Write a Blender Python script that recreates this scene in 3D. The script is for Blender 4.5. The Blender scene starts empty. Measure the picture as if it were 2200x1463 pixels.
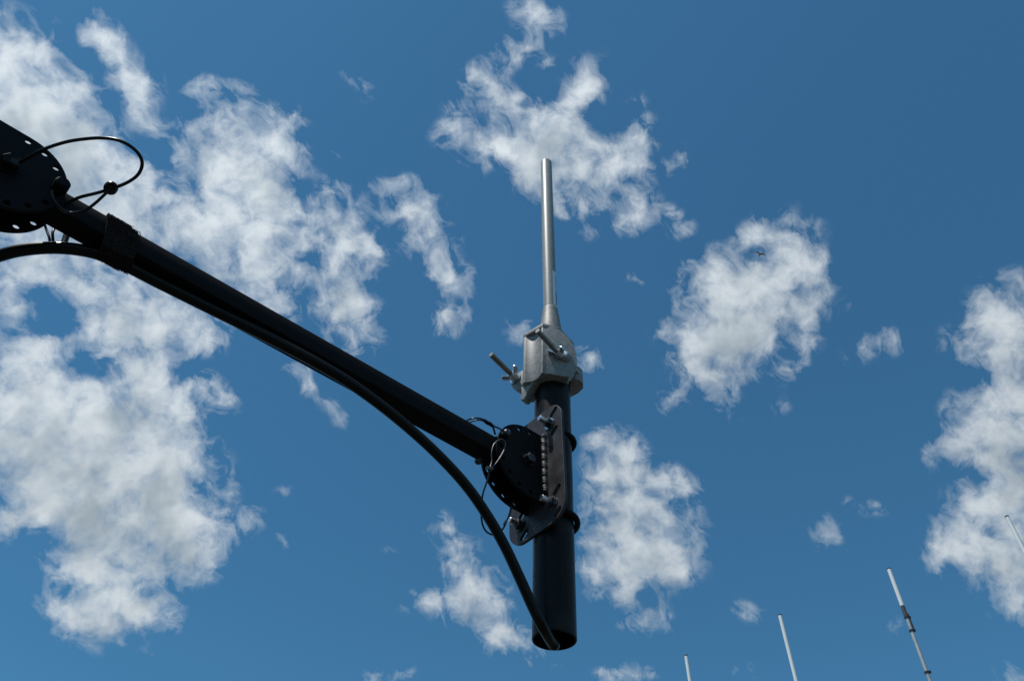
import bpy, bmesh, math, random
import numpy as np
from mathutils import Vector, Matrix

# ----------------------------------------------------------------- camera
scene = bpy.context.scene
F_PX, CX, CY = 1850.0, 1100.0, 731.5            # focal length and centre of the 2200 px wide photograph
CAM = Vector((0.0, 0.0, 1.65))                  # eye height, tilted up towards the sky
_z = Vector((10.0 / F_PX, 1681.5 / F_PX, -1.0)).normalized()      # the zenith seen from the camera
_f = Vector((0, 0, -1)); _y = (_f - _z * _f.dot(_z)).normalized(); _x = _y.cross(_z)
R3 = Matrix((_x, _y, _z))
cam_data = bpy.data.cameras.new('camera'); cam = bpy.data.objects.new('camera', cam_data)
scene.collection.objects.link(cam)
cam.matrix_world = Matrix.Translation(CAM) @ R3.to_4x4()
cam_data.sensor_width = 36.0; cam_data.sensor_fit = 'HORIZONTAL'
cam_data.lens = 36.0 * F_PX / 2200.0
cam_data.clip_start = 0.02; cam_data.clip_end = 20000.0
scene.camera = cam

def at(x, y, d):
    """point at depth d (metres along the camera axis) seen at pixel x, y"""
    return CAM + R3 @ (Vector(((x - CX) / F_PX, -(y - CY) / F_PX, -1.0)) * d)

# ----------------------------------------------------------------- sun, sky, exposure
SUN_DIR = Vector((-0.572, -0.446, 1.742)).normalized()     # towards the sun: high, behind the left shoulder
sun_data = bpy.data.lights.new('sun', 'SUN'); sun_data.energy = 4.0; sun_data.angle = math.radians(0.53)
sun_data.color = (1.0, 0.95, 0.88)
sun = bpy.data.objects.new('sun', sun_data); scene.collection.objects.link(sun)
sun.rotation_euler = SUN_DIR.to_track_quat('Z', 'Y').to_euler(); sun.location = (0, 0, 30)
scene.view_settings.view_transform = 'Standard'; scene.view_settings.look = 'None'
scene.view_settings.exposure = 0.0; scene.view_settings.gamma = 1.0
scene.view_settings.use_curve_mapping = False

# where the clouds stand: x, y about the zenith, half axes, turn, weight
CLOUDS = [
    (-0.2747,0.2057,0.0215,0.0233,1.13,1.00), (-0.2658,0.2289,0.0257,0.0185,1.31,1.00), (-0.2815,0.2499,0.0297,0.0258,0.14,1.10), (-0.2514,0.2082,0.0123,0.0074,1.20,0.50),
    (-0.2452,0.2262,0.0115,0.0153,1.09,0.75), (-0.2497,0.2461,0.0137,0.0186,1.46,0.90), (-0.2672,0.2703,0.0262,0.0213,0.14,1.10), (-0.2489,0.2593,0.0104,0.0172,1.62,0.70),
    (-0.2259,0.1888,0.0099,0.0039,1.26,0.62), (-0.2203,0.2001,0.0135,0.0075,1.16,0.85), (-0.2135,0.2129,0.0152,0.0071,1.24,0.88), (-0.2117,0.2282,0.0112,0.0060,1.51,0.80),
    (-0.2065,0.2428,0.0046,0.0035,-0.26,0.65), (-0.1998,0.2178,0.0046,0.0019,-0.43,0.41), (-0.1760,0.2247,0.0045,0.0087,1.56,0.60), (-0.1654,0.2383,0.0174,0.0065,0.81,0.57),
    (-0.1862,0.2472,0.0134,0.0075,-0.60,0.53), (-0.1926,0.2546,0.0102,0.0080,1.22,0.60), (-0.1729,0.2536,0.0177,0.0109,0.63,0.49), (-0.1494,0.2553,0.0156,0.0109,0.43,0.60),
    (-0.1337,0.2470,0.0098,0.0082,1.15,0.63), (-0.1397,0.2641,0.0121,0.0123,0.06,0.63), (-0.1625,0.2734,0.0236,0.0195,0.44,0.75), (-0.1777,0.2860,0.0160,0.0167,0.09,0.67),
    (-0.1542,0.2936,0.0205,0.0239,0.08,0.79), (-0.1653,0.3155,0.0263,0.0173,0.09,0.67), (-0.1376,0.3062,0.0107,0.0142,1.33,0.67), (-0.1333,0.3195,0.0091,0.0102,0.07,0.60),
    (-0.1890,0.3074,0.0165,0.0195,1.20,0.52), (-0.1653,0.3388,0.0199,0.0175,0.82,0.58), (-0.1813,0.3313,0.0221,0.0175,0.47,0.48), (-0.1983,0.2979,0.0111,0.0161,1.56,0.58),
    (-0.2208,0.2761,0.0226,0.0165,0.30,0.49), (-0.2362,0.2635,0.0170,0.0108,0.31,0.58), (-0.2453,0.2841,0.0221,0.0193,0.52,0.67), (-0.2166,0.2959,0.0163,0.0187,1.41,0.48),
    (-0.2347,0.3021,0.0154,0.0139,0.13,0.55), (-0.1423,0.3379,0.0172,0.0118,0.62,0.54), (-0.1498,0.3552,0.0118,0.0117,1.16,0.49), (-0.2718,0.2913,0.0266,0.0163,0.15,0.74),
    (-0.2932,0.3100,0.0288,0.0138,0.17,0.78), (-0.2682,0.3227,0.0275,0.0127,0.36,0.74), (-0.2555,0.3449,0.0199,0.0212,1.43,0.66), (-0.2324,0.3426,0.0187,0.0159,0.52,0.59),
    (-0.2271,0.3611,0.0247,0.0176,0.52,0.71), (-0.2520,0.3632,0.0213,0.0132,0.36,0.62), (-0.2064,0.3520,0.0169,0.0144,0.86,0.59), (-0.2005,0.3707,0.0141,0.0120,0.13,0.51),
    (-0.3026,0.3309,0.0149,0.0082,-0.21,0.47), (-0.2972,0.3405,0.0112,0.0070,0.59,0.48), (-0.2211,0.3769,0.0166,0.0090,0.14,0.55), (-0.1124,0.2935,0.0078,0.0080,1.13,0.55),
    (-0.1193,0.3074,0.0113,0.0130,1.14,0.51), (-0.0996,0.3114,0.0128,0.0117,0.94,0.74), (-0.1083,0.3300,0.0170,0.0131,-0.47,0.78), (-0.0918,0.3235,0.0102,0.0117,0.05,0.55),
    (-0.1065,0.3449,0.0125,0.0118,1.47,0.74), (-0.1119,0.3581,0.0134,0.0105,0.78,0.69), (-0.0991,0.3680,0.0166,0.0106,0.77,0.74), (-0.1089,0.3797,0.0168,0.0106,1.12,0.51),
    (-0.1035,0.2884,0.0039,0.0034,0.05,0.50), (-0.1170,0.2820,0.0082,0.0028,0.77,0.38), (-0.0824,0.2893,0.0040,0.0045,0.04,0.46), (-0.0723,0.2868,0.0051,0.0100,1.36,0.54),
    (-0.0746,0.3024,0.0051,0.0073,1.10,0.47), (-0.0571,0.2986,0.0091,0.0110,1.08,0.60), (-0.0520,0.3176,0.0146,0.0112,0.37,0.67), (-0.0583,0.3277,0.0089,0.0071,0.03,0.55),
    (-0.0467,0.3369,0.0074,0.0105,1.07,0.51), (-0.0410,0.3490,0.0120,0.0076,0.72,0.46), (-0.0273,0.3432,0.0060,0.0048,-0.86,0.39), (-0.0335,0.3522,0.0066,0.0042,0.36,0.46),
    (-0.0415,0.3703,0.0116,0.0061,0.20,0.57), (-0.0448,0.3780,0.0068,0.0049,1.07,0.50), (-0.0277,0.3675,0.0049,0.0037,0.54,0.46), (-0.0900,0.2253,0.0072,0.0037,0.56,0.41),
    (-0.0866,0.2319,0.0036,0.0054,1.10,0.34), (-0.0963,0.2212,0.0035,0.0021,0.93,0.39), (0.0080,0.1874,0.0075,0.0072,1.00,0.71), (0.0160,0.1927,0.0118,0.0059,0.32,0.71),
    (0.0083,0.2034,0.0050,0.0079,1.37,0.54), (-0.0010,0.2136,0.0090,0.0067,-0.51,0.66), (-0.0199,0.2227,0.0057,0.0075,1.04,0.55), (-0.0118,0.2305,0.0107,0.0054,0.68,0.59),
    (-0.0284,0.2423,0.0093,0.0097,0.35,0.63), (-0.0329,0.2558,0.0065,0.0126,1.42,0.53), (-0.0036,0.2397,0.0094,0.0109,1.03,0.48), (0.0193,0.2173,0.0047,0.0053,-0.87,0.35),
    (-0.0190,0.2627,0.0168,0.0072,0.35,0.75), (0.0021,0.2654,0.0198,0.0094,0.08,0.79), (0.0246,0.2596,0.0181,0.0165,0.66,1.01), (0.0351,0.2419,0.0226,0.0072,-1.10,0.84),
    (0.0397,0.2221,0.0090,0.0038,-1.43,0.54), (0.0427,0.2298,0.0081,0.0063,0.82,0.48), (0.0278,0.2748,0.0213,0.0126,-0.02,0.93), (0.0137,0.2806,0.0156,0.0114,1.02,0.84),
    (0.0103,0.2490,0.0139,0.0081,0.33,0.53), (0.0074,0.2383,0.0110,0.0053,0.16,0.54), (0.0623,0.2586,0.0092,0.0134,-1.28,0.73), (0.0744,0.2541,0.0072,0.0092,0.97,0.63),
    (0.0618,0.2738,0.0157,0.0078,-0.30,0.73), (0.0770,0.2704,0.0113,0.0082,0.64,0.61), (0.0463,0.2757,0.0142,0.0112,-0.03,0.59), (0.0544,0.2952,0.0172,0.0080,-0.21,0.50),
    (0.0804,0.2969,0.0104,0.0096,0.98,0.55), (0.0695,0.3061,0.0116,0.0087,-0.04,0.54), (0.1060,0.3113,0.0068,0.0041,-0.42,0.55), (0.0981,0.3031,0.0052,0.0040,0.97,0.59),
    (0.0991,0.2679,0.0050,0.0093,1.30,0.43), (0.0467,0.3157,0.0059,0.0041,-0.03,0.35), (0.0716,0.2355,0.0037,0.0053,1.14,0.27), (-0.0248,0.2737,0.0057,0.0067,0.01,0.47),
    (0.0358,0.2986,0.0116,0.0057,0.32,0.42), (0.1549,0.3059,0.0075,0.0123,1.11,0.60), (0.1463,0.3153,0.0112,0.0058,-1.00,0.55), (0.1716,0.3157,0.0132,0.0152,0.77,0.95),
    (0.1823,0.3320,0.0101,0.0154,-1.38,0.90), (0.1321,0.3283,0.0087,0.0076,-1.16,0.65), (0.1308,0.3432,0.0174,0.0149,-0.09,1.00), (0.1537,0.3410,0.0242,0.0177,-0.46,1.10),
    (0.1391,0.3665,0.0279,0.0197,-0.10,1.15), (0.1612,0.3552,0.0201,0.0179,-0.11,1.00), (0.1288,0.3828,0.0209,0.0123,0.09,0.95), (0.1524,0.3804,0.0176,0.0122,-0.11,0.85),
    (0.1851,0.3523,0.0076,0.0114,-1.37,0.70), (0.1214,0.4021,0.0103,0.0093,0.27,0.62), (0.1367,0.4037,0.0103,0.0105,-0.10,0.62), (0.1090,0.4205,0.0088,0.0069,-0.61,0.61),
    (0.1410,0.4174,0.0111,0.0092,0.96,0.57), (0.1570,0.3953,0.0065,0.0080,-0.12,0.57), (0.1832,0.3920,0.0104,0.0060,-0.85,0.49), (0.1890,0.3699,0.0089,0.0075,-1.20,0.50),
    (0.2251,0.3751,0.0095,0.0053,-0.53,0.59), (0.2411,0.3665,0.0057,0.0073,-1.08,0.59), (0.2117,0.3517,0.0055,0.0041,-0.14,0.30), (0.1788,0.4174,0.0037,0.0060,1.29,0.34),
    (0.3027,0.3215,0.0081,0.0123,-1.49,0.85), (0.2890,0.3385,0.0120,0.0106,-1.14,0.62), (0.3053,0.3439,0.0147,0.0170,-0.21,1.00), (0.2857,0.3596,0.0100,0.0129,-1.46,0.60),
    (0.3047,0.3644,0.0153,0.0141,-0.61,0.80), (0.3167,0.3854,0.0181,0.0141,-0.63,1.10), (0.2980,0.3957,0.0133,0.0098,-0.61,0.90), (0.3163,0.4095,0.0230,0.0176,-0.24,1.15),
    (0.2910,0.4155,0.0114,0.0140,0.91,0.70), (0.2847,0.4262,0.0084,0.0076,-0.60,0.57), (0.3257,0.4314,0.0155,0.0207,-0.26,1.05), (0.3075,0.4330,0.0132,0.0134,-0.25,0.90),
    (0.3204,0.4605,0.0213,0.0165,-0.27,1.05), (0.3040,0.4773,0.0181,0.0125,-0.96,0.85), (0.2905,0.4997,0.0139,0.0068,-0.94,0.55), (0.3170,0.4894,0.0205,0.0151,-0.27,0.95),
    (0.3366,0.4931,0.0161,0.0180,-0.29,0.95), (0.3343,0.5125,0.0123,0.0106,-0.30,0.70), (0.2947,0.4892,0.0101,0.0092,-0.25,0.50), (0.2728,0.4381,0.0055,0.0049,-0.22,0.41),
    (0.2795,0.3968,0.0042,0.0042,-0.21,0.34), (0.3387,0.5236,0.0082,0.0072,-0.30,0.54), (0.0553,0.4527,0.0045,0.0065,1.01,0.49), (0.0647,0.4458,0.0051,0.0032,-0.05,0.45),
    (0.0748,0.4580,0.0144,0.0113,0.11,0.71), (0.0659,0.4763,0.0163,0.0135,-0.57,0.85), (0.0884,0.4716,0.0159,0.0110,0.45,0.66), (0.1112,0.4761,0.0190,0.0084,0.35,0.74),
    (0.1214,0.4848,0.0083,0.0090,-0.10,0.68), (0.0797,0.4917,0.0180,0.0130,-0.07,0.66), (0.0995,0.4966,0.0228,0.0129,-0.09,0.74), (0.0670,0.5022,0.0165,0.0110,-0.06,0.52),
    (0.0938,0.5133,0.0246,0.0130,-0.08,0.84), (0.0710,0.5215,0.0167,0.0129,-0.40,0.68), (0.1078,0.5284,0.0230,0.0146,-0.10,0.87), (0.0817,0.5371,0.0233,0.0147,-0.07,0.81),
    (0.0954,0.5458,0.0200,0.0117,-0.09,0.81), (0.0759,0.5604,0.0133,0.0086,0.27,0.66), (0.1181,0.5371,0.0112,0.0110,-0.11,0.71), (0.0585,0.5451,0.0101,0.0085,-0.05,0.57),
    (0.1210,0.5043,0.0052,0.0096,-1.29,0.47), (0.0532,0.3988,0.0068,0.0075,-0.04,0.68), (0.0068,0.3805,0.0074,0.0080,-0.01,0.66), (0.0452,0.3914,0.0062,0.0062,-0.04,0.51),
    (0.1051,0.5742,0.0111,0.0100,0.42,0.50), (0.0900,0.5772,0.0102,0.0046,-0.08,0.41), (0.0864,0.6149,0.0206,0.0058,-0.08,0.72), (0.1687,0.5598,0.0047,0.0106,-1.14,0.46),
    (0.1700,0.6016,0.0059,0.0051,-0.16,0.41), (0.2183,0.4998,0.0082,0.0054,-0.71,0.62), (0.2393,0.4750,0.0038,0.0116,-1.46,0.54), (0.2187,0.4901,0.0045,0.0053,-1.20,0.41),
    (0.2708,0.5505,0.0048,0.0044,-0.24,0.46), (0.3425,0.5598,0.0067,0.0072,-0.32,0.61), (0.0763,0.3441,0.0030,0.0071,1.33,0.49), (-0.0509,0.5134,0.0066,0.0085,1.06,0.60),
    (-0.0377,0.5253,0.0093,0.0112,1.05,0.68), (-0.0329,0.5450,0.0135,0.0105,0.36,0.78), (-0.0228,0.5583,0.0169,0.0099,-0.32,0.80), (-0.0449,0.5643,0.0237,0.0085,-0.14,0.80),
    (-0.0125,0.5698,0.0103,0.0111,0.01,0.72), (-0.0619,0.5653,0.0102,0.0052,0.38,0.60), (-0.0297,0.5762,0.0171,0.0078,0.02,0.70), (-0.0004,0.5927,0.0172,0.0092,0.16,0.85),
    (-0.0125,0.5943,0.0103,0.0066,-0.33,0.65), (0.0264,0.6085,0.0039,0.0090,-1.40,0.49), (0.0255,0.5972,0.0048,0.0039,-0.03,0.54), (-0.0810,0.5234,0.0052,0.0040,-0.64,0.43),
    (-0.0800,0.6147,0.0065,0.0055,-0.80,0.49), (-0.1057,0.6159,0.0103,0.0039,0.09,0.49), (-0.0896,0.5310,0.0033,0.0033,0.07,0.27), (-0.3042,0.3624,0.0153,0.0113,0.60,0.95),
    (-0.2906,0.3651,0.0077,0.0070,1.13,0.80), (-0.3036,0.3861,0.0249,0.0228,0.60,1.25), (-0.2828,0.4025,0.0194,0.0157,0.76,1.10), (-0.3164,0.4133,0.0282,0.0265,0.23,1.30),
    (-0.2451,0.3883,0.0100,0.0111,1.24,1.00), (-0.2369,0.3988,0.0160,0.0145,0.89,1.10), (-0.2246,0.4131,0.0137,0.0123,0.88,1.05), (-0.2572,0.4136,0.0193,0.0136,0.18,1.10),
    (-0.2818,0.4302,0.0326,0.0241,0.21,1.30), (-0.2492,0.4367,0.0283,0.0214,0.18,1.30), (-0.2346,0.4456,0.0187,0.0257,1.37,1.20), (-0.2668,0.4614,0.0395,0.0246,0.21,1.30),
    (-0.2997,0.4571,0.0255,0.0175,0.61,1.10), (-0.2339,0.4773,0.0238,0.0232,1.20,1.20), (-0.3163,0.4592,0.0184,0.0122,-0.15,0.60), (-0.2530,0.4894,0.0356,0.0184,0.38,1.20),
    (-0.2230,0.5015,0.0177,0.0192,1.18,1.05), (-0.2219,0.5209,0.0136,0.0109,-0.00,0.90), (-0.2866,0.4820,0.0234,0.0148,0.59,0.95), (-0.2053,0.5254,0.0078,0.0064,0.17,0.50),
    (-0.2883,0.5052,0.0204,0.0121,0.42,1.05), (-0.2766,0.5159,0.0232,0.0155,0.23,1.00), (-0.2500,0.5154,0.0155,0.0078,0.56,0.80), (-0.3020,0.5348,0.0166,0.0082,0.61,0.90),
    (-0.2869,0.5419,0.0225,0.0151,0.42,1.10), (-0.2679,0.5433,0.0179,0.0125,0.23,0.85), (-0.2503,0.5472,0.0127,0.0107,0.21,0.95), (-0.2424,0.5601,0.0066,0.0047,0.87,0.55),
    (-0.2608,0.5322,0.0119,0.0094,0.22,0.55), (-0.2408,0.5428,0.0052,0.0076,1.18,0.50), (-0.3259,0.4691,0.0157,0.0091,-0.35,0.54), (-0.2015,0.4011,0.0099,0.0084,0.50,0.78),
    (-0.1943,0.4144,0.0091,0.0078,0.85,0.62), (-0.1793,0.4941,0.0084,0.0043,0.99,0.54), (-0.1939,0.4680,0.0064,0.0078,1.17,0.43), (-0.1923,0.5002,0.0105,0.0057,0.15,0.43),
    (-0.1620,0.5157,0.0051,0.0045,0.13,0.35), (-0.1596,0.4822,0.0043,0.0039,-0.61,0.35), (-0.2007,0.5085,0.0093,0.0044,0.16,0.41), (-0.1397,0.4066,0.0139,0.0048,1.14,0.51),
    (-0.1243,0.4253,0.0107,0.0037,0.96,0.49), (-0.1156,0.4355,0.0056,0.0029,-0.63,0.57), (-0.1495,0.3979,0.0090,0.0031,0.46,0.34), (-0.1581,0.2246,0.0076,0.0036,0.06,0.43),
    (-0.1543,0.2339,0.0052,0.0042,0.06,0.41), (-0.1044,0.2660,0.0045,0.0048,-0.80,0.34), (-0.2592,0.5771,0.0037,0.0037,0.23,0.27), (-0.2678,0.3933,0.0097,0.0041,-0.20,0.49),
    (-0.2836,0.3488,0.0208,0.0095,-0.30,-0.60), (-0.2689,0.3841,0.0160,0.0065,0.38,-0.50), (-0.2168,0.3214,0.0061,0.0110,1.23,-0.40), (-0.2936,0.3354,0.0098,0.0056,0.18,-0.30),
    (-0.1863,0.3485,0.0113,0.0088,0.66,-0.40), (-0.1979,0.2785,0.0059,0.0107,1.39,-0.35), (-0.2099,0.2583,0.0127,0.0048,1.23,-0.35), (-0.1283,0.2842,0.0083,0.0112,1.33,-0.35),
    (-0.1286,0.3301,0.0053,0.0173,1.49,-0.40), (-0.2032,0.3916,0.0172,0.0066,0.32,-0.50), (-0.2510,0.2999,0.0060,0.0045,0.53,-0.25), (0.0128,0.2303,0.0136,0.0069,0.49,-0.40),
    (0.0521,0.2508,0.0060,0.0093,1.16,-0.35), (-0.0659,0.3334,0.0077,0.0077,0.03,-0.30), (-0.2817,0.3521,0.0185,0.0067,-0.40,-0.70), (-0.2752,0.3739,0.0106,0.0058,0.57,-0.30),
    (-0.2383,0.3461,0.0040,0.0070,-0.92,-0.50), (-0.2864,0.3310,0.0074,0.0062,0.18,-0.45), (-0.1340,0.3122,0.0067,0.0046,0.43,-0.60), (-0.1460,0.3056,0.0055,0.0040,0.44,-0.50),
    (-0.1772,0.2480,0.0066,0.0043,0.26,-0.45), (-0.1279,0.2553,0.0037,0.0081,1.51,-0.50), (-0.0230,0.2477,0.0082,0.0055,0.69,-0.60), (0.3018,0.3754,0.0156,0.0037,-0.61,-0.80),
    (0.1052,0.4831,0.0083,0.0039,0.26,-0.40), (0.0638,0.5057,0.0133,0.0042,-0.57,-0.45), (0.1187,0.4932,0.0077,0.0071,-0.10,-0.50), (-0.2543,0.5272,0.0093,0.0072,0.56,-0.60),
    (-0.2623,0.4020,0.0109,0.0054,-0.20,-0.50), (-0.3090,0.4828,0.0162,0.0074,0.05,-0.60), (-0.1970,0.2897,0.0044,0.0107,1.48,-0.40), (0.1505,0.3150,0.0056,0.0040,-0.09,-0.35),
    (0.1753,0.3535,0.0058,0.0087,-1.20,-0.45), (0.0531,0.2699,0.0045,0.0084,1.17,-0.40), (-0.0793,0.3095,0.0040,0.0058,0.04,-0.30), (-0.3023,0.4939,0.0056,0.0122,0.25,-0.30),
    (-0.2363,0.5278,0.0079,0.0057,0.20,-0.50), (-0.1583,0.3277,0.0067,0.0041,0.45,-0.40), (-0.2269,0.2306,0.0049,0.0125,1.44,-0.20), (-0.2303,0.2077,0.0045,0.0137,-0.42,-0.70),
]


def build_world():
    w = bpy.data.worlds.new('World'); scene.world = w; w.use_nodes = True
    nt = w.node_tree; N = nt.nodes; L = nt.links; N.clear()
    def node(t, **k):
        n = N.new(t)
        for a, v in k.items(): setattr(n, a, v)
        return n
    def put(sock, v):
        if hasattr(v, 'is_linked') or isinstance(v, bpy.types.NodeSocket): L.new(v, sock)
        else: sock.default_value = v
    def math_(op, a, b=None, c=None, clamp=False):
        n = node('ShaderNodeMath', operation=op); n.use_clamp = clamp; put(n.inputs[0], a)
        if b is not None: put(n.inputs[1], b)
        if c is not None: put(n.inputs[2], c)
        return n.outputs[0]
    def vmath(op, a, b=None, s=None):
        n = node('ShaderNodeVectorMath', operation=op); put(n.inputs[0], a)
        if b is not None: put(n.inputs[1], b)
        if s is not None: put(n.inputs['Scale'], s)
        return n.outputs[0]
    def noise(vec, scale, detail, rough, lac=2.0, dims='2D', dist=0.0, col=False):
        n = node('ShaderNodeTexNoise', noise_dimensions=dims); put(n.inputs['Vector'], vec)
        n.inputs['Scale'].default_value = scale; n.inputs['Detail'].default_value = detail
        n.inputs['Roughness'].default_value = rough; n.inputs['Lacunarity'].default_value = lac
        n.inputs['Distortion'].default_value = dist
        return n.outputs['Color' if col else 'Fac']
    def smooth(x, a, b, lo=0.0, hi=1.0):
        n = node('ShaderNodeMapRange', interpolation_type='SMOOTHSTEP'); put(n.inputs[0], x)
        for i, v in enumerate((a, b, lo, hi)): n.inputs[i + 1].default_value = v
        return n.outputs[0]
    # clear sky
    sky = node('ShaderNodeTexSky', sky_type='NISHITA', sun_disc=False)
    sky.sun_elevation = math.asin(SUN_DIR.z)
    sky.sun_rotation = math.atan2(SUN_DIR.x, SUN_DIR.y)
    sky.altitude = 50.0; sky.air_density = 1.0; sky.dust_density = 0.3; sky.ozone_density = 1.0
    # the cloud layer: stereographic coordinates of the viewing direction about the zenith
    tc = node('ShaderNodeTexCoord')
    sep = node('ShaderNodeSeparateXYZ'); L.new(tc.outputs['Generated'], sep.inputs[0])
    den = math_('ADD', math_('MAXIMUM', sep.outputs[2], -0.2), 1.0)
    com = node('ShaderNodeCombineXYZ')
    L.new(math_('DIVIDE', sep.outputs[0], den), com.inputs[0]); L.new(math_('DIVIDE', sep.outputs[1], den), com.inputs[1])
    P = com.outputs[0]
    wob = vmath('SUBTRACT', noise(P, 26.0, 2.0, 0.5, col=True), (0.5, 0.5, 0.5))
    Q = vmath('ADD', P, vmath('SCALE', wob, s=WARP))
    Q0 = vmath('MULTIPLY', Q, (1.0, 1.0, 0.0))
    # placed clouds: their soft outlines as a sum of products of curves over x and over y
    X0, X1, Y0, Y1, NG = -0.46, 0.46, 0.06, 0.72, 256
    gx = np.linspace(X0, X1, NG)[None, :]; gy = np.linspace(Y0, Y1, NG)[:, None]
    def field(blobs, grow):
        A = np.zeros((NG, NG))
        for (x, y, rx, ry, rot, wt) in blobs:
            c, s_ = math.cos(rot), math.sin(rot); dx, dy = gx - x, gy - y
            u = (dx * c + dy * s_) / (rx * grow); v = (-dx * s_ + dy * c) / (ry * grow)
            A += wt * np.exp(-1.6 * (u * u + v * v)) if wt > 0 else wt * np.exp(-2.2 * (u * u + v * v))
        return A
    A = field(CLOUDS, GROW); A = np.where(A > 0, A, 0); A = CMAX * (1 - np.exp(-(A / CMAX) ** 0.8))
    ramp = lambda t, a, b: np.clip((t - a) / (b - a), 0, 1)
    A *= ramp(gx, X0, X0 + .03) * ramp(gx, X1, X1 - .03) * ramp(gy, Y0, Y0 + .03) * ramp(gy, Y1, Y1 - .03)
    U, Sg, Vt = np.linalg.svd(A); RK = 36
    print('cloud field residual', np.abs(A - (U[:, :RK] * Sg[:RK]) @ Vt[:RK]).max())
    def curve(coord, cols):
        n = node('ShaderNodeRGBCurve'); cm = n.mapping; cm.use_clip = False; L.new(coord, n.inputs['Color'])
        off, sc = [], []
        for k, col in enumerate(cols):
            lo, hi = float(col.min()), float(col.max()); off.append(lo); sc.append(hi - lo)
            pts = cm.curves[k].points; m = len(col); step = 2
            idx = list(range(0, m - 1, step)) + [m - 1]
            while len(pts) < len(idx): pts.new(0.5, 0.5)
            for p, i in zip(pts, idx):
                p.location = (i / (m - 1), (float(col[i]) - lo) / (hi - lo)); p.handle_type = 'VECTOR'
        cm.update()
        m_ = node('ShaderNodeVectorMath', operation='MULTIPLY_ADD'); L.new(n.outputs[0], m_.inputs[0])
        m_.inputs[1].default_value = sc; m_.inputs[2].default_value = off
        return m_.outputs[0]
    def spread(o, a, b):
        t = math_('DIVIDE', math_('SUBTRACT', o, a), b - a, clamp=True)
        c = node('ShaderNodeCombineXYZ')
        for i in range(3): L.new(t, c.inputs[i])
        return c.outputs[0]
    def placed(vec, rank):
        qs = node('ShaderNodeSeparateXYZ'); L.new(vec, qs.inputs[0])
        tx, ty = spread(qs.outputs[0], X0, X1), spread(qs.outputs[1], Y0, Y1); acc = 0.0
        for k in range(0, rank, 3):
            fx = curve(tx, [Vt[k + i] for i in range(3)]); fy = curve(ty, [U[:, k + i] * Sg[k + i] for i in range(3)])
            d = node('ShaderNodeVectorMath', operation='DOT_PRODUCT'); L.new(fx, d.inputs[0]); L.new(fy, d.inputs[1])
            acc = math_('ADD', d.outputs['Value'], acc)
        return acc
    acc = placed(Q0, RK)
    # scattered clouds everywhere else
    ln = node('ShaderNodeVectorMath', operation='LENGTH')
    L.new(vmath('MULTIPLY', vmath('SUBTRACT', P, (0.0, 0.37, 0.0)), (1.0, 1.35, 0.0)), ln.inputs[0])
    far = smooth(noise(P, 9.0, 2.0, 0.5), 0.5, 0.7, 0.0, 0.8)
    cov = math_('MULTIPLY_ADD', far, smooth(ln.outputs['Value'], 0.47, 0.56), acc)
    cov = math_('MAXIMUM', cov, 0.0)
    # fractal edge and body
    W2 = vmath('SCALE', vmath('SUBTRACT', noise(Q, 70.0, 3.0, 0.55, col=True), (0.5, 0.5, 0.5)), s=0.006)
    S = vmath('ADD', Q, W2)
    n1 = noise(S, 54.0, 8.0, 0.57)
    sx, sy = SUN_DIR.x, SUN_DIR.y
    n2 = noise(vmath('ADD', S, (sx * 0.012, sy * 0.012, 0)), 30.0, 3.0, 0.5)
    n3 = noise(S, 30.0, 3.0, 0.5)
    h = math_('ADD', math_('MULTIPLY_ADD', math_('SUBTRACT', n1, 0.5), NAMP, cov), -THR)
    h = math_('MAXIMUM', h, 0.0)
    tau = math_('MULTIPLY', h, math_('MULTIPLY_ADD', h, -DENS2, -DENS))
    rot = node('ShaderNodeMapping', vector_type='TEXTURE'); L.new(S, rot.inputs[0]); rot.inputs[2].default_value = (0, 0, 1.0); rot.inputs[3].default_value = (1.2, 0.78, 1.0)
    n5 = math_('MULTIPLY_ADD', noise(rot.outputs[0], 62.0, 7.0, 0.62, dist=0.5), 0.6, math_('MULTIPLY', n1, 0.4))
    veil = math_('MAXIMUM', math_('ADD', math_('MULTIPLY_ADD', math_('SUBTRACT', n5, 0.5), 2.4, cov), -0.13), 0.0)
    near = smooth(cov, 0.03, 0.20)
    veil = math_('MULTIPLY', veil, near); tau = math_('MULTIPLY', tau, near)
    alpha = math_('SUBTRACT', 1.0, math_('EXPONENT', math_('MULTIPLY_ADD', veil, -0.85, tau)))
    # cloud standing between a point and the sun dims it, as does its own thickness
    sun2 = Vector((SUN_DIR.x, SUN_DIR.y, 0)) / (1 + SUN_DIR.z)
    to = vmath('NORMALIZE', vmath('SUBTRACT', (sun2.x, sun2.y, 0.0), Q0))
    occ = placed(vmath('ADD', Q0, vmath('SCALE', to, s=0.020)), 21)
    n4 = noise(Q, 22.0, 3.0, 0.5)
    thick = math_('MULTIPLY_ADD', math_('SUBTRACT', n3, n2), RELIEF, math_('MULTIPLY_ADD', occ, 0.42, math_('MULTIPLY', cov, 0.22)))
    thick = smooth(math_('MULTIPLY_ADD', math_('SUBTRACT', n4, 0.5), 1.3, thick), 0.18, 1.04)
    shade = node('ShaderNodeMix', data_type='RGBA'); L.new(thick, shade.inputs['Factor'])
    shade.inputs[6].default_value = CLIT; shade.inputs[7].default_value = CSHADE
    b_sky = node('ShaderNodeBackground'); L.new(vmath('MULTIPLY', sky.outputs[0], TINT), b_sky.inputs[0]); b_sky.inputs[1].default_value = SKY
    b_cl = node('ShaderNodeBackground'); L.new(shade.outputs[2], b_cl.inputs[0]); 
    ds = node('ShaderNodeVectorMath', operation='DISTANCE'); L.new(P, ds.inputs[0]); ds.inputs[1].default_value = (sun2.x, sun2.y, 0)
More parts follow.
